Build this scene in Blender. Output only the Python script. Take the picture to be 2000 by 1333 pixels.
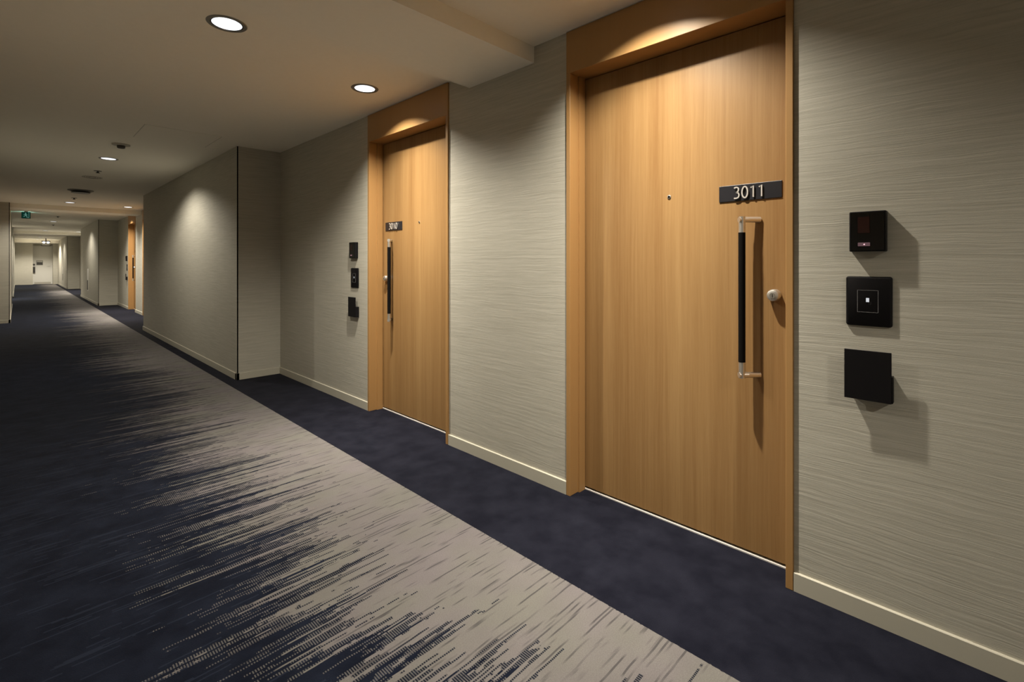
import bpy, bmesh, math, random
from mathutils import Vector
random.seed(7)
S = bpy.context.scene
COL = S.collection
for o in list(bpy.data.objects):
    bpy.data.objects.remove(o)

# ------------------------------------------------------------------ camera, world, exposure
cam_d = bpy.data.cameras.new('camera')
cam_d.lens = 17.0
cam_d.sensor_width = 36.0
cam_d.shift_y = -0.07675
cam_d.clip_end = 200
cam = bpy.data.objects.new('camera', cam_d)
COL.objects.link(cam)
cam.location = (0, 0, 1.2)
cam.rotation_euler = (math.pi / 2, 0, -math.radians(45.6464))
S.camera = cam

wd = bpy.data.worlds.new('world')
S.world = wd
wd.use_nodes = True
wd.node_tree.nodes['Background'].inputs[0].default_value = (0.02, 0.018, 0.015, 1)
wd.node_tree.nodes['Background'].inputs[1].default_value = 1.0

S.view_settings.view_transform = 'Standard'
S.view_settings.look = 'None'
S.view_settings.gamma = 1.0
S.view_settings.use_curve_mapping = False
S.view_settings.exposure = 0.22
S.cycles.max_bounces = 10
S.cycles.diffuse_bounces = 6
S.cycles.sample_clamp_indirect = 4.0
S.cycles.caustics_reflective = False
S.cycles.caustics_refractive = False

WARM = (1.0, 0.915, 0.765)
P_HALL = 84.0      # watts of a corridor downlight
P_DOOR = 128.0      # watts of a doorway downlight

# ------------------------------------------------------------------ layout (metres)
H = 2.39           # ceiling
W = 1.99           # back wall of the door bays, right side
PX = 1.567         # face of the wall piers between the bays, right side
LX, LW = -0.105, -0.53
T = 12.1           # one bay plus one pier
C0 = 2.035         # centre of the near bay
BAYS = [(-1.39, 5.456), (10.707, 17.563), (22.818, 29.616)]
PIERS = [(-7.6, -1.39), (5.456, 10.707), (17.563, 22.818), (29.616, 36.8)]
LPIERS = [(13.80, 19.05), (23.27, 36.8)]
LBAYS = [(-7.6, 13.80), (19.05, 23.27)]
Y0, Y1 = -7.6, 36.8
HALL_L = [-6.2, -1.78, 2.70, 7.18, 12.98, 14.80, 19.35, 25.1, 26.9, 31.45, 34.7]
DOOR_L = [(1.66, 1.045), (1.66, 3.03), (1.66, 13.15), (1.66, 15.13), (1.66, 25.25), (1.66, 27.23), (-0.2, 22.7)]
HX = 0.73

# ------------------------------------------------------------------ material helpers
def lin(c):
    return tuple(((v / 255) / 12.92 if v / 255 <= .04045 else (((v / 255) + .055) / 1.055) ** 2.4) for v in c) + (1,)

class NT:
    def __init__(s, name):
        s.m = bpy.data.materials.new(name)
        s.m.use_nodes = True
        s.t = s.m.node_tree
        s.b = s.t.nodes['Principled BSDF']
        tc = s.t.nodes.new('ShaderNodeTexCoord')
        g = s.t.nodes.new('ShaderNodeNewGeometry')
        sp = s.t.nodes.new('ShaderNodeSeparateXYZ')
        s.t.links.new(g.outputs['Position'], sp.inputs[0])
        s.x, s.y, s.z = sp.outputs
        s.obj = tc.outputs['Object']
        so = s.t.nodes.new('ShaderNodeSeparateXYZ')
        s.t.links.new(s.obj, so.inputs[0])
        s.ox, s.oy, s.oz = so.outputs
    def put(s, inp, v):
        if isinstance(v, (int, float)):
            inp.default_value = v
        elif isinstance(v, tuple):
            inp.default_value = v
        else:
            s.t.links.new(v, inp)
    def ma(s, op, a, b=None, c=None, clamp=False):
        n = s.t.nodes.new('ShaderNodeMath')
        n.operation = op
        n.use_clamp = clamp
        s.put(n.inputs[0], a)
        if b is not None: s.put(n.inputs[1], b)
        if c is not None: s.put(n.inputs[2], c)
        return n.outputs[0]
    def vec(s, x, y, z=0.0):
        n = s.t.nodes.new('ShaderNodeCombineXYZ')
        for i, v in enumerate((x, y, z)):
            s.put(n.inputs[i], v)
        return n.outputs[0]
    def noise(s, v, scale=1.0, detail=2.0, rough=.5):
        n = s.t.nodes.new('ShaderNodeTexNoise')
        s.t.links.new(v, n.inputs['Vector'])
        n.inputs['Scale'].default_value = scale
        n.inputs['Detail'].default_value = detail
        n.inputs['Roughness'].default_value = rough
        return n.outputs[0]
    def white(s, v):
        n = s.t.nodes.new('ShaderNodeTexWhiteNoise')
        n.noise_dimensions = '3D'
        s.t.links.new(v, n.inputs['Vector'])
        return n.outputs[0]
    def rng(s, v, a, b, c=0.0, d=1.0, smooth=False):
        n = s.t.nodes.new('ShaderNodeMapRange')
        if smooth: n.interpolation_type = 'SMOOTHSTEP'
        s.put(n.inputs[0], v)
        for i, q in enumerate((a, b, c, d)):
            s.put(n.inputs[i + 1], q)
        return n.outputs[0]
    def mix(s, f, a, b, mode='MIX'):
        n = s.t.nodes.new('ShaderNodeMix')
        n.data_type = 'RGBA'
        n.blend_type = mode
        s.put(n.inputs[0], f)
        s.put(n.inputs[6], a)
        s.put(n.inputs[7], b)
        return n.outputs[2]
    def bump(s, h, strength, dist):
        n = s.t.nodes.new('ShaderNodeBump')
        n.inputs['Strength'].default_value = strength
        n.inputs['Distance'].default_value = dist
        s.put(n.inputs['Height'], h)
        s.t.links.new(n.outputs[0], s.b.inputs['Normal'])
    def col(s, v): s.put(s.b.inputs['Base Color'], v)
    def rough(s, v): s.put(s.b.inputs['Roughness'], v)

def plain(name, rgb, rough=.5, metal=0.0, spec=.5, grain=0.03, gs=60.0):
    """Simple procedural finish: one colour with a faint grain."""
    n = NT(name)
    k = n.noise(n.obj, gs, 2)
    a = tuple(min(1, v * (1 - grain)) for v in rgb) + (1,)
    b = tuple(min(1, v * (1 + grain)) for v in rgb) + (1,)
    n.col(n.mix(k, a, b))
    n.rough(rough)
    n.b.inputs['Metallic'].default_value = metal
    n.b.inputs['Specular IOR Level'].default_value = spec
    return n.m

def emit(name, rgb, strength):
    n = NT(name)
    k = n.noise(n.obj, 90.0, 2)
    n.col(n.mix(k, tuple(v * .03 for v in rgb) + (1,), tuple(v * .05 for v in rgb) + (1,)))
    n.b.inputs['Specular IOR Level'].default_value = .1
    n.b.inputs['Emission Color'].default_value = (*rgb, 1)
    n.b.inputs['Emission Strength'].default_value = strength
    return n.m

M = {}

def mat_wallpaper():
    n = NT('wallpaper_horizontal_weave')
    u = n.ma('ADD', n.x, n.y)
    wv = n.noise(n.vec(n.ma('MULTIPLY', u, 5.0), n.ma('MULTIPLY', n.z, 9.0), 2.0), 1.0, 2, .5)
    zz = n.ma('ADD', n.z, n.ma('MULTIPLY', wv, .022))
    a = n.noise(n.vec(n.ma('MULTIPLY', u, 2.6), n.ma('MULTIPLY', zz, 85.0)), 1.0, 3, .65)
    b = n.noise(n.vec(n.ma('MULTIPLY', u, 5.0), n.ma('MULTIPLY', zz, 300.0), 5.0), 1.0, 2, .6)
    c = n.noise(n.vec(n.ma('MULTIPLY', u, 320.0), n.ma('MULTIPLY', n.z, 420.0), 9.0), 1.0, 1, .5)
    h = n.ma('ADD', n.ma('ADD', n.ma('MULTIPLY', a, .55), n.ma('MULTIPLY', b, .33)), n.ma('MULTIPLY', c, .12))
    t = n.rng(h, .36, .64)
    n.col(n.mix(t, (.385, .368, .314, 1), (.500, .482, .422, 1)))
    n.rough(.62)
    n.b.inputs['Specular IOR Level'].default_value = .35
    n.bump(h, .45, .003)
    return n.m
M['paper'] = mat_wallpaper()

def mat_wood(name, dark, light, figure, relief=True):
    n = NT(name)
    u = n.ma('ADD', n.oy, n.ma('MULTIPLY', n.ox, .8))
    wob = n.noise(n.vec(n.ma('MULTIPLY', u, 1.2), n.ma('MULTIPLY', n.oz, .5)), 1.0, 2)
    uu = n.ma('ADD', u, n.ma('MULTIPLY', wob, .05))
    a = n.noise(n.vec(n.ma('MULTIPLY', uu, 11.0), n.ma('MULTIPLY', n.oz, .32)), 1.0, 3, .55)
    b = n.noise(n.vec(n.ma('MULTIPLY', uu, 95.0), n.ma('MULTIPLY', n.oz, 1.3), 3.0), 1.0, 3, .6)
    c = n.noise(n.vec(n.ma('MULTIPLY', uu, 520.0), n.ma('MULTIPLY', n.oz, 10.0), 7.0), 1.0, 2, .6)
    h = n.ma('ADD', n.ma('ADD', n.ma('MULTIPLY', a, .5), n.ma('MULTIPLY', b, .32)), n.ma('MULTIPLY', c, .18))
    t = n.rng(h, .5 - figure, .5 + figure)
    n.col(n.mix(t, dark, light))
    n.rough(.42)
    n.b.inputs['Specular IOR Level'].default_value = .4
    if relief: n.bump(c, .06, .001)
    return n.m
M['leaf'] = mat_wood('oak_veneer', (.222, .116, .041, 1), (.345, .211, .089, 1), .17)
M['frame'] = mat_wood('oak_frame', (.340, .186, .068, 1), (.400, .232, .092, 1), .34, False)

def mat_carpet():
    n = NT('hall_carpet')
    ROW = 1 / .0062
    wv = n.noise(n.vec(n.ma('MULTIPLY', n.x, 6.0), n.ma('MULTIPLY', n.y, 6.0)), 1.0, 2)
    yy = n.ma('ADD', n.y, n.ma('MULTIPLY', wv, .012))
    row = n.ma('FLOOR', n.ma('MULTIPLY', yy, ROW))
    yq = n.ma('DIVIDE', row, ROW)
    big = n.noise(n.vec(n.ma('MULTIPLY', n.x, .35), n.ma('MULTIPLY', yq, 1.3), 2.0), 1.0, 2, .5)
    mid = n.noise(n.vec(n.ma('MULTIPLY', n.x, .7), n.ma('MULTIPLY', yq, 27.0), 4.0), 1.0, 3, .65)
    fin = n.noise(n.vec(n.ma('MULTIPLY', n.x, 2.3), n.ma('MULTIPLY', yq, 105.0), 8.0), 1.0, 2, .6)
    fr2 = n.noise(n.vec(n.ma('MULTIPLY', n.x, 18.0), n.ma('MULTIPLY', yq, 130.0), 11.0), 1.0, 1, .5)
    # where the grey takes over from the navy, measured across the corridor
    edge = n.ma('ADD', n.rng(n.y, 1.2, 5.0, .70, .90), n.rng(n.y, .3, 1.5, .34, 0.0, True))
    v = n.ma('SUBTRACT', n.x, edge)
    v = n.ma('ADD', v, n.ma('MULTIPLY', n.ma('SUBTRACT', big, .5), .45))
    v = n.ma('ADD', v, n.ma('MULTIPLY', n.ma('SUBTRACT', mid, .5), 1.85))
    v = n.ma('ADD', v, n.ma('MULTIPLY', n.ma('SUBTRACT', fin, .5), 1.35))
    v = n.ma('ADD', v, n.ma('MULTIPLY', n.ma('SUBTRACT', fr2, .5), .40))
    # loops: cross ribs show in the half-tone band
    rib = n.ma('GREATER_THAN', n.ma('SINE', n.ma('MULTIPLY', n.x, 2 * math.pi / .0075)), 0.0)
    solid = n.ma('GREATER_THAN', v, .09)
    half = n.ma('MULTIPLY', n.ma('GREATER_THAN', v, -.13), n.ma('MULTIPLY', rib, .62))
    g = n.ma('MAXIMUM', solid, half)
    border = n.ma('LESS_THAN', n.ma('ADD', n.x, n.ma('MULTIPLY', fr2, .008)), 1.449)
    left = n.ma('GREATER_THAN', n.x, -10.0)
    g = n.ma('MULTIPLY', g, n.ma('MULTIPLY', border, left))
    mott = n.noise(n.vec(n.ma('MULTIPLY', n.x, 7.0), n.ma('MULTIPLY', n.y, 7.0), 1.0), 1.0, 4, .6)
    pile = n.noise(n.vec(n.ma('MULTIPLY', n.x, 260.0), n.ma('MULTIPLY', n.y, 260.0)), 1.0, 2, .7)
    tint = n.noise(n.vec(n.ma('MULTIPLY', n.x, 3.0), n.ma('MULTIPLY', n.y, 4.0), 6.0), 1.0, 2, .5)
    grey = n.mix(n.rng(tint, .35, .65), (.152, .148, .137, 1), (.157, .142, .151, 1))
    grey = n.mix(n.rng(pile, .35, .65), n.mix(.42, grey, (.08, .075, .07, 1)), grey)
    navy = n.mix(n.rng(mott, .36, .70), (.0042, .0060, .0135, 1), (.0110, .0150, .0290, 1))
    navyb = n.mix(n.rng(mott, .36, .70), (.0052, .0056, .0112, 1), (.0132, .0140, .0235, 1))
    navy = n.mix(n.ma('GREATER_THAN', n.x, 1.443), navy, navyb)
    navy = n.mix(n.rng(pile, .3, .75), n.mix(.5, navy, (.003, .004, .009, 1)), navy)
    thin = n.noise(n.vec(n.ma('MULTIPLY', n.x, 3.0), n.ma('MULTIPLY', yq, 150.0), 21.0), 1.0, 2, .6)
    grey = n.mix(n.rng(mott, .30, .70, .30, 0.0), grey, (.095, .088, .088, 1))
    grey = n.mix(n.rng(thin, .575, .64, 0.0, .72), grey, (.038, .036, .040, 1))
    lines = n.ma('GREATER_THAN', fin, .60)
    inner = n.ma('LESS_THAN', n.x, 1.44)
    navy = n.mix(n.ma('MULTIPLY', n.ma('MULTIPLY', lines, inner), .45), navy, (.020, .026, .045, 1))
    n.col(n.mix(g, navy, grey))
    n.rough(.95)
    n.b.inputs['Specular IOR Level'].default_value = .05
    n.b.inputs['Sheen Weight'].default_value = .03
    n.b.inputs['Sheen Roughness'].default_value = .5
    hgt = n.ma('ADD', n.ma('MULTIPLY', pile, .6), n.ma('MULTIPLY', g, .5))
    n.bump(hgt, .5, .004)
    return n.m
M['carpet'] = mat_carpet()

M['ceil'] = plain('ceiling_paint', (.95, .915, .83), .8, 0, .2, .02, 30)
M['base'] = plain('skirting_paint', (.47, .45, .38), .45, 0, .4, .02, 30)
M['black'] = plain('black_shadow_gap', (.004, .004, .004), .8, 0, .1)
M['plastic'] = plain('black_satin_plastic', (.0045, .0040, .0052), .5, 0, .22)
M['gloss'] = plain('black_glossy_panel', (.004, .004, .004), .08, 0, .5)
M['lens'] = plain('dark_red_lens', (.020, .007, .006), .15, 0, .5)
M['plate'] = plain('charcoal_plate', (.018, .018, .023), .36, .2, .5, .05, 20)
M['steel'] = plain('brushed_steel', (.72, .70, .67), .36, .93, .5, .05, 200)
M['bright'] = plain('bright_aluminium', (.66, .64, .62), .4, .15, .5, .02, 100)
M['digit'] = plain('satin_silver', (.74, .71, .68), .38, .55, .5, .03, 100)
M['grip'] = plain('black_leather_grip', (.004, .0035, .0035), .8, 0, .08, .2, 150)
M['line'] = plain('pale_print', (.30, .30, .31), .5)
M['dim'] = plain('dim_print', (.035, .035, .037), .5)
M['trim'] = plain('lamp_trim_ring', (.20, .19, .17), .35, .3, .5)
M['trimdark'] = plain('lamp_trim_groove', (.02, .02, .02), .5)
M['white'] = plain('white_paint', (.74, .73, .69), .5, 0, .4)
M['offwhite'] = plain('offwhite_plastic', (.50, .48, .42), .5)
M['mesh'] = plain('dark_grille', (.03, .028, .025), .6)
M['greysign'] = plain('grey_sign_plate', (.20, .20, .18), .5)
M['darkbox'] = plain('dark_grey_box', (.05, .045, .04), .5)
M['red'] = plain('extinguisher_red', (.22, .02, .02), .35)
M['lampglow'] = emit('lamp_glow', (.95, .98, 1.0), 1.5)
M['lampopt'] = emit('lamp_reflector_glow', (.86, .89, .96), 1.15)  # emission stands in for bulb light caught by the reflector
M['led'] = emit('indicator_light', (1.0, .55, .60), 1.3)
M['ledbar'] = emit('indicator_bar', (.16, .09, .095), .6)
M['glyph'] = emit('lit_card_symbol', (.70, .72, .75), .75)
M['green'] = emit('exit_green', (.005, .060, .042), .35)
M['exitwhite'] = emit('exit_white', (.20, .42, .36), .5)
M['exitback'] = emit('exit_back_glow', (.45, 1.0, .85), 7.0)
M['emerg'] = emit('emergency_lamp', (.95, .97, 1.0), 3.0)

# ------------------------------------------------------------------ mesh helpers
def box(bm, x0, x1, y0, y1, z0, z1):
    v = [bm.verts.new(p) for p in ((x0, y0, z0), (x1, y0, z0), (x1, y1, z0), (x0, y1, z0),
                                   (x0, y0, z1), (x1, y0, z1), (x1, y1, z1), (x0, y1, z1))]
    for f in ((0, 3, 2, 1), (4, 5, 6, 7), (0, 1, 5, 4), (1, 2, 6, 5), (2, 3, 7, 6), (3, 0, 4, 7)):
        bm.faces.new([v[i] for i in f])

def boxes(*bs):
    bm = bmesh.new()
    for b in bs:
        box(bm, *b)
    return bm

def bev(bm, w, seg=2):
    bmesh.ops.bevel(bm, geom=bm.edges[:], offset=w, segments=seg, profile=.5, affect='EDGES')
    return bm

def obj(name, bm, mat, parent=None, smooth=False, loc=(0, 0, 0)):
    me = bpy.data.meshes.new(name)
    bmesh.ops.recalc_face_normals(bm, faces=bm.faces[:])
    bm.to_mesh(me)
    bm.free()
    me.materials.append(M[mat])
    if smooth:
        for p in me.polygons: p.use_smooth = True
        me.set_sharp_from_angle(angle=math.radians(38))
    o = bpy.data.objects.new(name, me)
    COL.objects.link(o)
    o.location = loc
    if parent: o.parent = parent
    return o

def empty(name, loc=(0, 0, 0)):
    o = bpy.data.objects.new(name, None)
    COL.objects.link(o)
    o.location = loc
    o.empty_display_size = .1
    return o

def tag(o, label=None, cat=None, group=None, kind=None):
    if label: o['label'] = label
    if cat: o['category'] = cat
    if group: o['group'] = group
    if kind: o['kind'] = kind
    return o

def struct(name, bm, mat, label=None, parent=None):
    o = obj(name, bm, mat, parent)
    if parent is None:
        tag(o, label, kind='structure')
    return o

def lathe(bm, prof, seg=32, axis='Z', c=(0, 0, 0)):
    """prof: list of (radius, height); closed at ends when radius is 0."""
    rings = []
    for r, h in prof:
        if r < 1e-6:
            p = {'Z': (0, 0, h), 'X': (h, 0, 0), 'Y': (0, h, 0)}[axis]
            rings.append([bm.verts.new([p[i] + c[i] for i in range(3)])])
        else:
            ring = []
            for k in range(seg):
                a = 2 * math.pi * k / seg
                q = (r * math.cos(a), r * math.sin(a))
                p = {'Z': (q[0], q[1], h), 'X': (h, q[0], q[1]), 'Y': (q[0], h, q[1])}[axis]
                ring.append(bm.verts.new([p[i] + c[i] for i in range(3)]))
            rings.append(ring)
    for a, b in zip(rings, rings[1:]):
        for k in range(seg):
            j = (k + 1) % seg
            if len(a) == 1 and len(b) == 1: break
            if len(a) == 1: bm.faces.new((a[0], b[k], b[j]))
            elif len(b) == 1: bm.faces.new((a[k], b[0], a[j]))
            else: bm.faces.new((a[k], b[k], b[j], a[j]))
    return bm

def tube(bm, p0, p1, r, seg=20):
    p0, p1 = Vector(p0), Vector(p1)
    d = (p1 - p0).normalized()
    a = d.orthogonal().normalized()
    b = d.cross(a)
    R = []
    for p in (p0, p1):
        R.append([bm.verts.new(p + a * (r * math.cos(2 * math.pi * k / seg)) + b * (r * math.sin(2 * math.pi * k / seg))) for k in range(seg)])
    for k in range(seg):
        j = (k + 1) % seg
        bm.faces.new((R[0][k], R[0][j], R[1][j], R[1][k]))
    bm.faces.new(R[0][::-1])
    bm.faces.new(R[1])
    return bm

def ribbon(bm, pts, w, x0, x1, closed=False):
    """Raised flat stroke in the YZ plane (pts are (y, z)), extruded from x0 to x1."""
    n = len(pts)
    L, R = [], []
    for i, p in enumerate(pts):
        a = pts[(i - 1) % n] if (closed or i > 0) else p
        b = pts[(i + 1) % n] if (closed or i < n - 1) else p
        t = Vector((b[0] - a[0], b[1] - a[1])).normalized()
        nn = Vector((-t.y, t.x)) * (w / 2)
        L.append((p[0] + nn.x, p[1] + nn.y))
        R.append((p[0] - nn.x, p[1] - nn.y))
    V = {}
    for nm, arr in (('L', L), ('R', R)):
        for x in (x0, x1):
            V[nm, x] = [bm.verts.new((x, q[0], q[1])) for q in arr]
    m = n if closed else n - 1
    for i in range(m):
        j = (i + 1) % n
        for (k1, k2) in ((('L', x0), ('R', x0)), (('R', x1), ('L', x1)), (('L', x1), ('L', x0)), (('R', x0), ('R', x1))):
            bm.faces.new((V[k1][i], V[k1][j], V[k2][j], V[k2][i]))
    if not closed:
        for i in (0, n - 1):
            bm.faces.new((V['L', x0][i], V['R', x0][i], V['R', x1][i], V['L', x1][i]))
    return bm

# ------------------------------------------------------------------ the corridor shell
# floor
struct('floor', boxes((-0.8, 2.3, Y0 - .2, Y1 + 1.2, -0.05, 0)), 'carpet',
       'navy carpet fading into grey streaks with a plain navy border strip')

# ceiling with a real round hole for every downlight
def ceiling():
    bm = bmesh.new()
    R, HS = .076, .14
    def quad(x0, x1, y0, y1):
        if y1 - y0 < 1e-5: return
        bm.faces.new([bm.verts.new(p) for p in ((x0, y0, H), (x0, y1, H), (x1, y1, H), (x1, y0, H))])
    def hole(cx, cy):
        seg = 32
        inn, out, up = [], [], []
        for k in range(seg):
            a = 2 * math.pi * (k + .5) / seg
            c, s = math.cos(a), math.sin(a)
            q = HS / max(abs(c), abs(s))
            inn.append(bm.verts.new((cx + R * c, cy + R * s, H)))
            up.append(bm.verts.new((cx + R * c, cy + R * s, H + .012)))
            out.append((cx + q * c, cy + q * s))
        ov = [bm.verts.new((x, y, H)) for x, y in out]
        cor = {}
        for k in range(seg):
            j = (k + 1) % seg
            bm.faces.new((inn[k], inn[j], ov[j], ov[k]))
            bm.faces.new((inn[k], inn[j], up[j], up[k]))
            # fill the square's corner where the ray ring turns it
            a0, a1 = out[k], out[j]
            e0 = abs(abs(a0[0] - cx) - HS) < 1e-6
            e1 = abs(abs(a1[0] - cx) - HS) < 1e-6
            if e0 != e1:
                sx = HS if (a0[0] + a1[0]) / 2 > cx else -HS
                sy = HS if (a0[1] + a1[1]) / 2 > cy else -HS
                cv = bm.verts.new((cx + sx, cy + sy, H))
                bm.faces.new((ov[k], ov[j], cv))
    cols = {HX: sorted(HALL_L), 1.66: sorted(y for x, y in DOOR_L if x > 0), -0.2: sorted(y for x, y in DOOR_L if x < 0)}
    xs = -0.75
    for cx in sorted(cols):
        quad(xs, cx - HS, Y0 - .2, Y1 + 1.2)
        yc = Y0 - .2
        for y in cols[cx]:
            quad(cx - HS, cx + HS, yc, y - HS)
            hole(cx, y)
            yc = y + HS
        quad(cx - HS, cx + HS, yc, Y1 + 1.2)
        xs = cx + HS
    quad(xs, 2.3, Y0 - .2, Y1 + 1.2)
    bmesh.ops.remove_doubles(bm, verts=bm.verts[:], dist=1e-5)
    # plenum above, closed so that no light leaks in
    box(bm, -0.75, 2.3, Y0 - .2, Y1 + 1.2, H + .16, H + .20)
    return bm
struct('ceiling', ceiling(), 'ceil', 'smooth pale painted ceiling with round holes for downlights')

# dropped beams across each bay and the lowered soffit at the far end
for i, y in enumerate((1.775, 1.775 + T, 1.775 + 2 * T)):
    o = struct('trim_%d' % (i + 1), boxes((-.53, W + .005, y, y + .545, 2.299, H + .01)), 'ceil',
               ['shallow ceiling beam between the two nearest doors', 'shallow ceiling beam in the second door bay',
                'shallow ceiling beam in the farthest door bay'][i])
struct('trim_4', boxes((-.53, W, 35.5, Y1 + .7, 2.24, H + .01)), 'ceil', 'lowered ceiling soffit at the far end of the corridor')

D1 = (0.500, 1.545)
def doors_of(c):
    return [(c - C0 + D1[0], c - C0 + D1[1]), (c + C0 - D1[1], c + C0 - D1[0])]
BAYC = [C0, C0 + T, C0 + 2 * T]

# right-hand bay walls (with door openings in the first two bays)
names = ['woven grey wallpaper behind the two nearest doors', 'woven grey wallpaper in the second door bay', 'woven grey wallpaper in the farthest bay']
for i, (a, b) in enumerate(BAYS):
    bm = bmesh.new()
    cuts = doors_of(BAYC[i]) if i < 2 else []
    y = a
    for d0, d1 in cuts:
        box(bm, W, 2.25, y, d0, 0, H)
        y = d1
    box(bm, W, 2.25, y, b, 0, H)
    for d0, d1 in cuts:      # blind back behind each doorway
        box(bm, 2.19, 2.25, d0, d1, 0, H)
    struct('wall_right', bm, 'paper', names[i])
pn = ['papered wall pier on the right behind the viewpoint', 'papered wall pier between the near and second door bays',
      'papered wall pier with recessed extinguisher box past the second bay', 'papered wall pier nearest the corridor end']
for i, (a, b) in enumerate(PIERS):
    w = struct('wall_pier_right', boxes((PX + .012, 2.25, a, b, 0, H), (PX, PX + .012, a + .010, b, 0, H)), 'paper', pn[i])
    struct('corner_gap', boxes((PX + .002, PX + .012, a + .006, a + .0098, .06, H - .001)), 'black', parent=w)
for i, (a, b) in enumerate(LBAYS):
    struct('wall_left', boxes((-.75, LW, a, b, 0, H)), 'paper',
           ['papered left wall beside the viewpoint', 'papered left wall of the far left bay'][i])
for i, (a, b) in enumerate(LPIERS):
    w = struct('wall_pier_left', boxes((-.75, LX - .012, a, b, 0, H), (LX - .012, LX, a + .010, b, 0, H)), 'paper',
               ['papered wall pier at the left edge of the view', 'far papered wall pier on the left'][i])
    struct('corner_gap', boxes((LX - .012, LX - .002, a + .006, a + .0098, .06, H - .001)), 'black', parent=w)
struct('wall_back', boxes((-.75, 2.25, Y0 - .2, Y0, 0, H)), 'paper', 'papered wall closing the corridor behind the viewpoint')
# far end: wall, door recess, wall
struct('wall_end', boxes((-.75, .585, Y1, Y1 + 1.0, 0, H), (1.375, 2.25, Y1, Y1 + 1.0, 0, H), (.585, 1.375, Y1 + .62, Y1 + 1.0, 0, H)),
       'paper', 'papered end wall of the corridor around a white door recess')

# skirting boards
BH, BT = .068, .010
def skirting(name, segs, label):
    bm = bmesh.new()
    for s in segs:
        b2 = bmesh.new()
        box(b2, *s)
        bev(b2, .0022, 1)
        me = bpy.data.meshes.new('tmp')
        b2.to_mesh(me); b2.free()
        bm.from_mesh(me)
        bpy.data.meshes.remove(me)
    return struct(name, bm, 'base', label)
segs = []
for i, (a, b) in enumerate(BAYS):
    y = a
    for d0, d1 in (doors_of(BAYC[i]) if i < 2 else []):
        segs.append((W - BT, W + .01, y, d0 - .0005, -.01, BH))
        y = d1 + .0005
    segs.append((W - BT, W + .01, y, b, -.01, BH))
for a, b in PIERS:
    segs.append((PX - BT, PX + .02, a - BT, b + BT, -.01, BH))
    segs.append((PX - BT, W + .01, a - BT, a + .03, -.01, BH))
skirting('baseboard_right', segs, 'low beige skirting board along the right wall')
segs = []
for a, b in LBAYS: segs.append((LW - .01, LW + BT, a, b, -.01, BH))
for a, b in LPIERS:
    segs.append((LX - .02, LX + BT, a - BT, b, -.01, BH))
    segs.append((LW - .01, LX + BT, a - BT, a + .03, -.01, BH))
skirting('baseboard_left', segs, 'low beige skirting board along the left wall')
skirting('baseboard_end', [(LX, .585, Y1 - BT, Y1 + .02, -.01, BH), (1.375, PX, Y1 - BT, Y1 + .02, -.01, BH)], 'low beige skirting board at the corridor end')

# ------------------------------------------------------------------ downlights
def downlight(x, y, source_z, power, angle, blend, name, label, group, profile=None, soft=.012):
    e = empty(name, (x, y, H))
    bm = bmesh.new()       # flat trim ring standing 3 mm below the ceiling
    lathe(bm, [(.0722, .004), (.0722, -.0030), (.0870, -.0034), (.0905, .0)], 48)
    obj('trim_ring', bm, 'trim', e, True)
    bm = bmesh.new()
    lathe(bm, [(.0668, .008), (.0668, -.0012), (.0722, -.0016), (.0722, .006)], 48)
    obj('inner_groove', bm, 'trimdark', e, True)
    top = source_z - H + .022
    bm = bmesh.new()
    lathe(bm, [(.0665, -.0010), (.0650, top * .6), (.058, top)], 48)
    obj('reflector', bm, 'lampopt', e, True)
    bm = bmesh.new()
    lathe(bm, [(0, top + .001), (.058, top + .001)], 48)
    obj('lens', bm, 'lampglow', e, True)
    ld = bpy.data.lights.new(name + '_bulb', 'SPOT')
    ld.energy = power
    ld.color = WARM
    ld.spot_size = angle
    ld.spot_blend = blend
    ld.shadow_soft_size = soft
    if profile:      # beam profile: strongest straight down, weak sideways
        ld.use_nodes = True
        t = ld.node_tree
        em = t.nodes['Emission']
        tc = t.nodes.new('ShaderNodeTexCoord')
        sp = t.nodes.new('ShaderNodeSeparateXYZ')
        t.links.new(tc.outputs['Normal'], sp.inputs[0])
        def mm(op, a, b):
            n = t.nodes.new('ShaderNodeMath')
            n.operation = op
            for i, v in enumerate((a, b)):
                if isinstance(v, (int, float)): n.inputs[i].default_value = v
                else: t.links.new(v, n.inputs[i])
            return n.outputs[0]
        c = mm('ABSOLUTE', sp.outputs[2], 0)
        k0, k1, k2, pw = profile
        st = mm('ADD', mm('ADD', mm('MULTIPLY', c, k1), k0), mm('MULTIPLY', mm('POWER', c, pw), k2))
        st = mm('MAXIMUM', st, 0.0)
        t.links.new(st, em.inputs['Strength'])
    lo = bpy.data.objects.new(name + '_bulb', ld)
    COL.objects.link(lo)
    lo.parent = e
    lo.location = (0, 0, source_z - H)
    tag(e, label, 'lamp', group)
    return e

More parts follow.
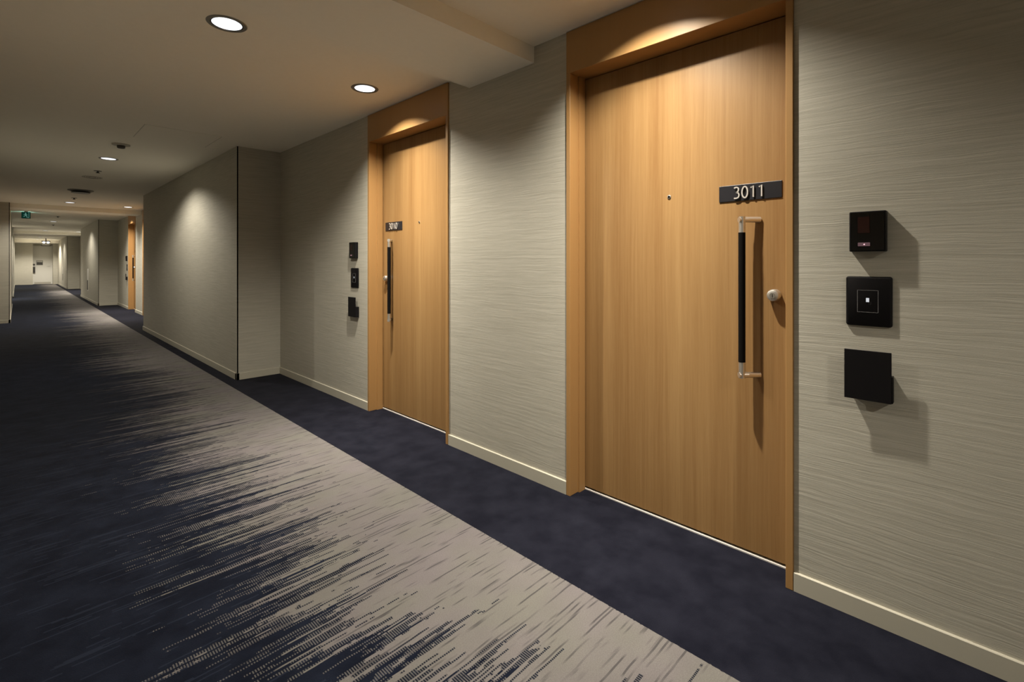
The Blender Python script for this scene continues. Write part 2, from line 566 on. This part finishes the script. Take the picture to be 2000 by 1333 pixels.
hall_lab = {-6.2: 'recessed corridor downlight far behind the viewpoint',
            -1.78: 'recessed corridor downlight just behind the viewpoint',
            2.70: 'largest recessed downlight in the ceiling, top left of the view',
            7.18: 'glaring recessed downlight past the round smoke detector',
            12.98: 'recessed downlight just before the exit sign in the second bay',
            14.80: 'corridor downlight hidden behind the second ceiling beam',
            19.35: 'recessed downlight beyond the exit sign',
            25.1: 'tiny recessed downlight just before the farthest ceiling beam',
            26.9: 'corridor downlight hidden behind the farthest ceiling beam',
            31.45: 'tiny recessed downlight before the twin-lamp emergency light',
            34.7: 'tiny recessed downlight just before the lowered end soffit'}
for y in HALL_L:
    downlight(HX, y, 2.4065, P_HALL * (3.4 if y > 34 else 1), math.radians(148), .5, 'ceiling_downlight',
              hall_lab[y], 'downlights along the corridor centre')
door_lab = {(1.66, 3.03): 'recessed downlight in front of the second door, beside its header',
            (1.66, 1.045): 'recessed downlight in front of the nearest door, above the frame',
            (1.66, 13.15): 'recessed downlight in front of the far bay, left of its beam',
            (1.66, 15.13): 'doorway downlight hidden behind the second ceiling beam',
            (1.66, 25.25): 'tiny doorway downlight before the farthest ceiling beam',
            (1.66, 27.23): 'doorway downlight hidden behind the farthest ceiling beam',
            (-0.2, 22.7): 'downlight in the far left bay washing the pier end'}
for x, y in DOOR_L:
    downlight(x, y, 2.428, P_DOOR, math.radians(150), .35, 'doorway_downlight',
              door_lab[(x, y)], 'downlights in the door bays', (-.95, 2.02, 2.7, 14.0), .02)

# ------------------------------------------------------------------ doors
FX, LFX = 1.9795, 2.105      # frame front, leaf face
OZ = 2.172                  # underside of header
DIG = {
    '0': [([(.5 + .42 * math.cos(a), .5 + .5 * math.sin(a)) for a in [2 * math.pi * k / 28 for k in range(28)]], True)],
    '1': [([(.18, .84), (.56, 1.0), (.56, 0.0)], False)],
    '3': [([(.08, .93), (.24, .985), (.46, 1.0), (.66, .95), (.76, .83), (.74, .70), (.62, .58), (.38, .53)], False),
          ([(.38, .53), (.66, .50), (.82, .38), (.85, .26), (.78, .12), (.60, .03), (.36, 0.0), (.06, .02)], False)],
}
def make_door(name, d0, d1, sgn, number, label, dev=True):
    """d0..d1: outer edges of the frame along the wall. sgn=+1: lock side at d0, -1: lock side at d1."""
    yc = (d0 + d1) / 2
    e = empty(name, (0, yc, 0))
    tag(e, label, kind='structure')
    hw = (d1 - d0) / 2
    JT = .025
    def Y(t):       # distance from the lock-side outer edge -> local y
        return (-hw + t) if sgn > 0 else (hw - t)
    def bx(x0, x1, t0, t1, z0, z1):
        a, b = sorted((Y(t0), Y(t1)))
        return (x0, x1, a, b, z0, z1)
    def sub(nm, bm, mat, par=None, smooth=False):
        return obj(nm, bm, mat, par or e, smooth)
    w = 2 * hw
    # frame
    for t0, t1 in ((.0006, JT), (w - JT, w - .0006)):
        j = sub('jamb', bev(boxes(bx(FX, 2.188, t0, t1, 0, OZ)), .0015, 1), 'frame')
        s0, s1 = (t1, t1 + .009) if t0 < .1 else (t0 - .009, t0)
        sub('door_stop', boxes(bx(2.048, 2.098, s0, s1, 0, OZ - .001)), 'frame', j)
    sub('header', bev(boxes(bx(FX, 2.188, .0006, w - .0006, OZ, H - .0035)), .0015, 1), 'frame')
    sub('header_strip', boxes(bx(FX - .0015, 2.0, .0006, w - .0006, H - .0035, H - .0005)), 'steel')
    # leaf
    sub('door_leaf', bev(boxes(bx(LFX, LFX + .042, JT + .004, w - JT - .004, .014, OZ - .005)), .001, 1), 'leaf')
    sub('threshold', boxes(bx(LFX - .006, LFX + .03, JT + .001, w - JT - .001, .0, .0050)), 'bright')
    sub('bottom_seal', boxes(bx(LFX + .012, LFX + .03, JT + .005, w - JT - .005, .0055, .014)), 'black')
    # angled pull handle
    f = .652 - .500      # foot, from the lock-side outer edge
    a = .052
    fx, bxx = LFX, LFX - a
    zt, zb = 1.3735, .744
    r = .0125
    h = empty('pull_handle', (0, 0, 0)); h.parent = e
    for z, dz in ((zt, -1), (zb, 1)):
        bm = bmesh.new()
        tube(bm, (fx + .001, Y(f), z), (bxx - r * .7, Y(f + a + r * .7), z), r * .92)
        obj('bracket_arm', bm, 'steel', h, True)
        bm = bmesh.new()
        tube(bm, (bxx, Y(f + a), z - dz * r), (bxx, Y(f + a), z + dz * .052), r)
        obj('bracket_end', bm, 'steel', h, True)
    bm = bmesh.new()
    tube(bm, (bxx, Y(f + a), zb + .052), (bxx, Y(f + a), zt - .052), r * 1.06, 24)
    obj('grip', bm, 'grip', h, True)
    # key cylinder
    ky, kz = .596 - .500, 1.07
    bm = bmesh.new()
    lathe(bm, [(.024, 0), (.024, -.022), (.021, -.031), (.014, -.034), (0, -.034)], 32, 'X', (LFX, Y(ky), kz))
    k = sub('key_cylinder', bm, 'steel', smooth=True)
    bm = lathe(bmesh.new(), [(.0105, -.0335), (.0105, -.0352), (0, -.0352)], 24, 'X', (LFX, Y(ky), kz))
    p = sub('key_plug', bm, 'trim', k)
    sub('key_slot', boxes(bx(LFX - .0357, LFX - .034, ky - .0011, ky + .0011, kz - .006, kz + .006)), 'black', k)
    # peephole
    py = 1.042 - .500
    bm = lathe(bmesh.new(), [(.0085, .0), (.0085, -.003), (.0055, -.004)], 24, 'X', (LFX, Y(py), 1.503))
    ph = sub('peephole', bm, 'steel', smooth=True)
    sub('peephole_lens', lathe(bmesh.new(), [(.0055, -.0035), (.003, -.0050), (0, -.0055)], 20, 'X', (LFX, Y(py), 1.503)), 'gloss', ph, True)
    # number plate
    p0, p1 = .570 - .500, .814 - .500
    pb = boxes(bx(LFX - .004, LFX - .0001, p0, p1, 1.4565, 1.5245))
    pl = sub('number_plate', bev(pb, .0015, 2), 'plate')
    if number:
        n0, n1 = (.632, .751)
        cy = Y((n0 + n1) / 2 - .500)
        cw, step, hh = .026, .0315, .046
        for i, ch in enumerate(number):
            # seen from the corridor the reading direction is towards smaller y
            left = cy + 2 * step - step * i - (step - cw) / 2
            bm = bmesh.new()
            for pts, cl in DIG[ch]:
                ribbon(bm, [(left - q[0] * cw, 1.4675 + q[1] * hh) for q in pts], .0054, LFX - .0105, LFX - .0070, cl)
            sub('digit', bm, 'digit', pl)
    return e

make_door('door_1', *doors_of(C0)[0], 1, '3011', 'nearest oak door, numbered 3011, in a full-height oak frame')
make_door('door_2', *doors_of(C0)[1], -1, '3010', 'second oak door, numbered 3010, in a full-height oak frame')
make_door('door_3', *doors_of(C0 + T)[0], 1, None, 'far oak door mostly hidden behind the wall pier')
make_door('door_4', *doors_of(C0 + T)[1], -1, None, 'far oak door seen edge-on in the second bay')

# ------------------------------------------------------------------ wall devices beside each door
def rounded_plate(w, h, r, x0, x1, edge, seg=6):
    """Upright plate with rounded corners and a pillow edge, front at x0 (towards the corridor)."""
    bm = bmesh.new()
    def ring(s, x):
        out = []
        for cx, cz, a0 in ((1, 1, 0), (-1, 1, 90), (-1, -1, 180), (1, -1, 270)):
            for k in range(seg + 1):
                a = math.radians(a0 + 90 * k / seg)
                rr = max(.0004, r - s)
                out.append(bm.verts.new((x, cx * (w / 2 - s - rr) + rr * math.cos(a), cz * (h / 2 - s - rr) + rr * math.sin(a))))
        return out
    R = [ring(0, x1), ring(0, x0 + edge), ring(edge * .3, x0 + edge * .3), ring(edge, x0)]
    n = len(R[0])
    for a, b in zip(R, R[1:]):
        for k in range(n):
            bm.faces.new((a[k], a[(k + 1) % n], b[(k + 1) % n], b[k]))
    bm.faces.new(R[-1])
    bm.faces.new(R[0][::-1])
    return bm

def devices(edge_y, sgn, which, group_on=True):
    """edge_y: centre of the column of devices."""
    m = -sgn
    # intercom
    e = empty('intercom', (W, edge_y, 1.303))
    obj('housing', rounded_plate(.099, .133, .003, -.030, .0, .002), 'plastic', e)
    obj('front_panel', boxes((-.0312, -.0298, -.0445, .0455, -.0625, .0625)), 'gloss', e)
    obj('camera_window', boxes((-.0320, -.0308, -.006, .026, -.005, .048)), 'lens', e)
    bt = obj('call_button', bev(boxes((-.0330, -.0308, -.0075, .0255, -.049, -.037)), .0008, 1), 'ledbar', e)
    obj('indicator', lathe(bmesh.new(), [(.0022, -.0325), (.0018, -.0338), (0, -.0340)], 14, 'X', (0, .008, -.0432)), 'led', bt)
    tag(e, 'black intercom box with small red-lit call button beside ' + which, 'intercom', 'intercoms by the doors')
    # card reader
    e = empty('card_reader', (W, edge_y, 1.070))
    obj('housing', rounded_plate(.126, .166, .008, -.0095, .0, .006), 'plastic', e, True)
    fr = bmesh.new()
    ribbon(fr, [(.030, .037), (-.026, .037), (-.026, -.036), (.030, -.036)], .0010, -.0100, -.0094, True)
    obj('outline', fr, 'line', e)
    g = obj('card_symbol', boxes((-.0101, -.0093, -.002, .0065, -.002, .0115)), 'glyph', e)
    fr = bmesh.new()
    ribbon(fr, [(-.0015, .002), (-.0015, -.010), (-.0065, -.010), (-.0065, .000)], .0008, -.0100, -.0094)
    obj('hand_mark', fr, 'dim', g)
    tag(e, 'flat black card reader with white symbol beside ' + which, 'card reader', 'card readers by the doors')
    # slim holder: upright plate held off the wall by a lower box
    e = empty('door_holder', (W, edge_y, .8265))
    obj('front_plate', bev(boxes((-.0320, -.0285, -.0635, .0635, -.0825, .0825)), .001, 1), 'plastic', e)
    obj('back_box', bev(boxes((-.0285, .0, -.0665, .0450, -.0815, .004)), .001, 1), 'plastic', e)
    tag(e, 'plain black plate holder standing off the wall beside ' + which, 'holder', 'black plate holders by the doors')

devices(.277, 1, 'the nearest door')
devices(2 * C0 - .277, -1, 'the second door')
devices(T + 2 * C0 - .277, -1, 'the far door of the second bay')
devices(T + .277, 1, 'the hidden door of the second bay')

# ------------------------------------------------------------------ ceiling fittings
def smoke_detector(x, y, label):
    e = empty('smoke_detector', (x, y, H))
    obj('base', lathe(bmesh.new(), [(.075, 0), (.073, -.010), (.055, -.013), (0, -.013)], 32), 'offwhite', e, True)
    obj('sensing_chamber', lathe(bmesh.new(), [(.034, -.012), (.033, -.034), (.026, -.040), (0, -.041)], 28), 'darkbox', e, True)
    tag(e, label, 'smoke detector')
def sprinkler(x, y, label):
    e = empty('sprinkler', (x, y, H))
    obj('escutcheon', lathe(bmesh.new(), [(.042, 0), (.040, -.005), (.018, -.008), (0, -.008)], 28), 'trim', e, True)
    obj('head', lathe(bmesh.new(), [(.012, -.007), (.010, -.022), (.022, -.024), (.021, -.028), (0, -.030)], 24), 'mesh', e, True)
    tag(e, label, 'sprinkler', 'ceiling sprinklers')
smoke_detector(HX, 6.22, 'round smoke detector on the ceiling before the glaring downlight')
sprinkler(HX, 8.235, 'small ceiling sprinkler just past the glaring downlight')
sprinkler(HX, 12.0, 'small ceiling sprinkler beyond the round dark air vent')
sprinkler(HX, 17.1, 'small ceiling sprinkler behind the exit sign')
sprinkler(HX + .06, 21.0, 'tiny far ceiling sprinkler past the third downlight')
# flush speaker ring
e = empty('ceiling_speaker', (HX, 8.9, H))
obj('rim', lathe(bmesh.new(), [(.110, 0), (.109, -.005), (.100, -.006), (.099, -.002)], 36), 'offwhite', e, True)
obj('grille', lathe(bmesh.new(), [(.0995, -.0025), (.05, -.003), (0, -.003)], 36), 'ceil', e, True)
for r_ in (.035, .060, .085):
    obj('grille_ring', lathe(bmesh.new(), [(r_, -.002), (r_, -.0045), (r_ + .004, -.0045), (r_ + .004, -.002)], 32), 'darkbox', e, True)
tag(e, 'flush round ceiling speaker with ringed grille', 'speaker')
# round air vent
e = empty('air_vent', (HX, 10.65, H))
obj('collar', lathe(bmesh.new(), [(.165, 0), (.162, -.012), (.130, -.020), (.125, -.004)], 40), 'trim', e, True)
obj('throat', lathe(bmesh.new(), [(.128, -.003), (.06, -.003), (0, -.003)], 32), 'black', e, True)
obj('disc', lathe(bmesh.new(), [(.0, -.030), (.110, -.030), (.122, -.040), (.118, -.046), (0, -.050)], 40), 'trim', e, True)
tag(e, 'round dark disc air vent on the corridor ceiling', 'air vent')
# access hatch
e = empty('ceiling_hatch', (1.06, 5.46, H))
obj('panel', bev(boxes((-.290, .290, -.290, .290, -.0022, .0)), .0008, 1), 'ceil', e)
bm = bmesh.new()
for b in ((-.296, .296, -.296, -.291), (-.296, .296, .291, .296), (-.296, -.291, -.291, .291), (.291, .296, -.291, .291)):
    box(bm, *b, -.0006, .0)
obj('gap', bm, 'offwhite', e)
tag(e, 'square flush access hatch in the ceiling near the recess corner', 'hatch')

# exit sign
EX, EY = .14, 15.95
e = empty('exit_sign', (EX, EY, H))
obj('hanger', boxes((-.03, .03, -.012, .012, -.012, 0)), 'offwhite', e)
obj('housing', bev(boxes((-.076, .076, -.018, .018, -.166, -.012)), .002, 1), 'darkbox', e)
fc = obj('face', boxes((-.070, .070, -.0195, -.0181, -.160, -.018)), 'green', e)
bm = bmesh.new()
# running figure and doorway
def pg(*pts):
    vs = [bm.verts.new((p[0], -.0202, p[1])) for p in pts]
    ve = [bm.verts.new((p[0], -.0196, p[1])) for p in pts]
    bm.faces.new(vs)
    for i in range(len(pts)):
        j = (i + 1) % len(pts)
        bm.faces.new((vs[i], vs[j], ve[j], ve[i]))
zc = -.09
pg((.026, zc - .058), (.050, zc - .058), (.050, zc + .060), (.044, zc + .060), (.044, zc - .050), (.026, zc - .050))
pg(*[(-.006 + .011 * math.cos(t), zc + .045 + .011 * math.sin(t)) for t in [k * math.pi / 5 for k in range(10)]])
pg((-.012, zc + .030), (.004, zc + .028), (.008, zc - .008), (-.014, zc - .006))
pg((-.014, zc - .004), (-.002, zc - .004), (-.018, zc - .030), (-.046, zc - .036), (-.046, zc - .028), (-.026, zc - .022))
pg((-.002, zc - .006), (.008, zc - .006), (.018, zc - .028), (.022, zc - .055), (.012, zc - .055), (.008, zc - .030))
pg((.002, zc + .026), (.010, zc + .014), (.028, zc + .010), (.028, zc + .004), (.006, zc + .006))
pg((-.012, zc + .028), (-.030, zc + .012), (-.040, zc + .016), (-.042, zc + .010), (-.028, zc + .004), (-.010, zc + .016))
obj('running_figure', bm, 'exitwhite', fc)
obj('back_glow_panel', boxes((-.074, .074, .0181, .0195, -.160, -.018)), 'exitback', e)  # unseen glowing back, added to throw a green glow on the ceiling
tag(e, 'small green exit sign with running figure hung under the ceiling', 'exit sign')

# recessed extinguisher cabinets on the far piers
def ext_box(y, label):
    e = empty('extinguisher_cabinet', (PX, y, 0))
    obj('frame', boxes((-.012, .0, -.145, -.125, .30, 1.0), (-.012, .0, .125, .145, .30, 1.0),
                       (-.012, .0, -.125, .125, .30, .32), (-.012, .0, -.125, .125, .98, 1.0), (-.012, .0, -.125, .125, .645, .665)), 'white', e)
    obj('upper_door', bev(boxes((-.010, -.001, -.124, .124, .666, .979)), .002, 1), 'white', e)
    dr = obj('lower_door', boxes((-.0145, -.001, -.112, .112, .330, .636)), 'mesh', e)
    obj('pull', boxes((-.016, -.010, -.03, .03, .690, .705)), 'steel', e)
    tag(e, label, 'extinguisher box')
ext_box(20.34, 'white framed extinguisher box with dark lower opening on the middle pier')
ext_box(32.4, 'far extinguisher box on the last right-hand pier')
e = empty('wall_plate', (PX, 30.25, 1.04))
obj('plate', bev(boxes((-.008, 0, -.035, .035, -.06, .06)), .002, 1), 'white', e)
obj('rocker', bev(boxes((-.012, -.008, -.012, .012, -.025, .025)), .001, 1), 'offwhite', e)
e.location.z = .80
tag(e, 'small pale wall plate beside the far extinguisher box', 'wall plate')

# end door with its fittings
e = empty('door_5', (0.98, Y1 + .60, 0))
tag(e, 'white painted service door at the far end of the corridor', kind='structure')
obj('door_frame', boxes((-.394, -.350, -.03, .02, 0, 2.06), (.350, .394, -.03, .02, 0, 2.06), (-.394, .394, -.03, .02, 2.06, 2.12)), 'white', e)
obj('door_leaf', bev(boxes((-.348, .348, -.012, .018, .004, 2.058)), .002, 1), 'white', e)
lv = obj('lever_rose', lathe(bmesh.new(), [(.026, 0), (.026, -.010), (0, -.012)], 20, 'Y', (.29, -.012, 1.0)), 'steel', e, True)
obj('lever', boxes((.17, .30, -.055, -.040, .992, 1.008)), 'steel', lv)
obj('kick_plate', boxes((-.33, .33, -.014, -.012, .01, .12)), 'offwhite', e)
# plaque, and the wall-mounted pieces at the left of the recess
e = empty('wall_plaque', (.86, Y1 + .586, 1.05))
obj('board', bev(boxes((-.13, .13, -.012, .0, .0, .26)), .003, 1), 'greysign', e)
obj('top_band', boxes((-.11, .11, -.0145, -.012, .18, .235)), 'offwhite', e)
obj('text_panel', boxes((-.11, .11, -.0145, -.012, .03, .15)), 'darkbox', e)
tag(e, 'grey notice plaque on the white end door', 'plaque')
e = empty('wall_phone', (.64, Y1 + .57, .62))
obj('body', bev(boxes((-.045, .045, -.075, .0, .0, .34)), .008, 2), 'darkbox', e)
obj('cradle', bev(boxes((-.03, .03, -.095, -.075, .06, .30)), .006, 2), 'mesh', e)
tag(e, 'dark slim box mounted low beside the end door', 'wall box')
e = empty('door_bell', (.635, Y1 + .57, 1.08))
obj('plate', lathe(bmesh.new(), [(.05, 0), (.048, -.012), (0, -.014)], 20, 'Y'), 'darkbox', e, True)
obj('stem', boxes((-.008, .008, -.012, -.001, -.13, -.045)), 'darkbox', e)
tag(e, 'small round dark fitting with a stem above the wall box', 'bell')

# twin-lamp emergency light
e = empty('emergency_light', (.98, 33.0, H))
obj('stem', boxes((-.02, .02, -.02, .02, -.13, 0)), 'darkbox', e)
obj('bracket', bev(boxes((-.16, .16, -.05, .05, -.17, -.13)), .006, 2), 'darkbox', e)
for sx in (-.075, .075):
    hd = obj('lamp_head', lathe(bmesh.new(), [(.035, .05), (.058, -.03), (.058, -.05), (.050, -.05)], 24, 'Y', (sx, 0, -.205)), 'darkbox', e, True)
    obj('bulb', lathe(bmesh.new(), [(.052, -.046), (.03, -.055), (0, -.058)], 24, 'Y', (sx, 0, -.205)), 'emerg', hd, True)
obj('battery_tray', bev(boxes((-.13, .13, -.055, .055, -.36, -.262)), .01, 2), 'white', e)
obj('tray_lip', boxes((-.17, .17, -.06, .06, -.385, -.36)), 'darkbox', e)
tag(e, 'twin-lamp emergency light hanging near the corridor end', 'emergency light')
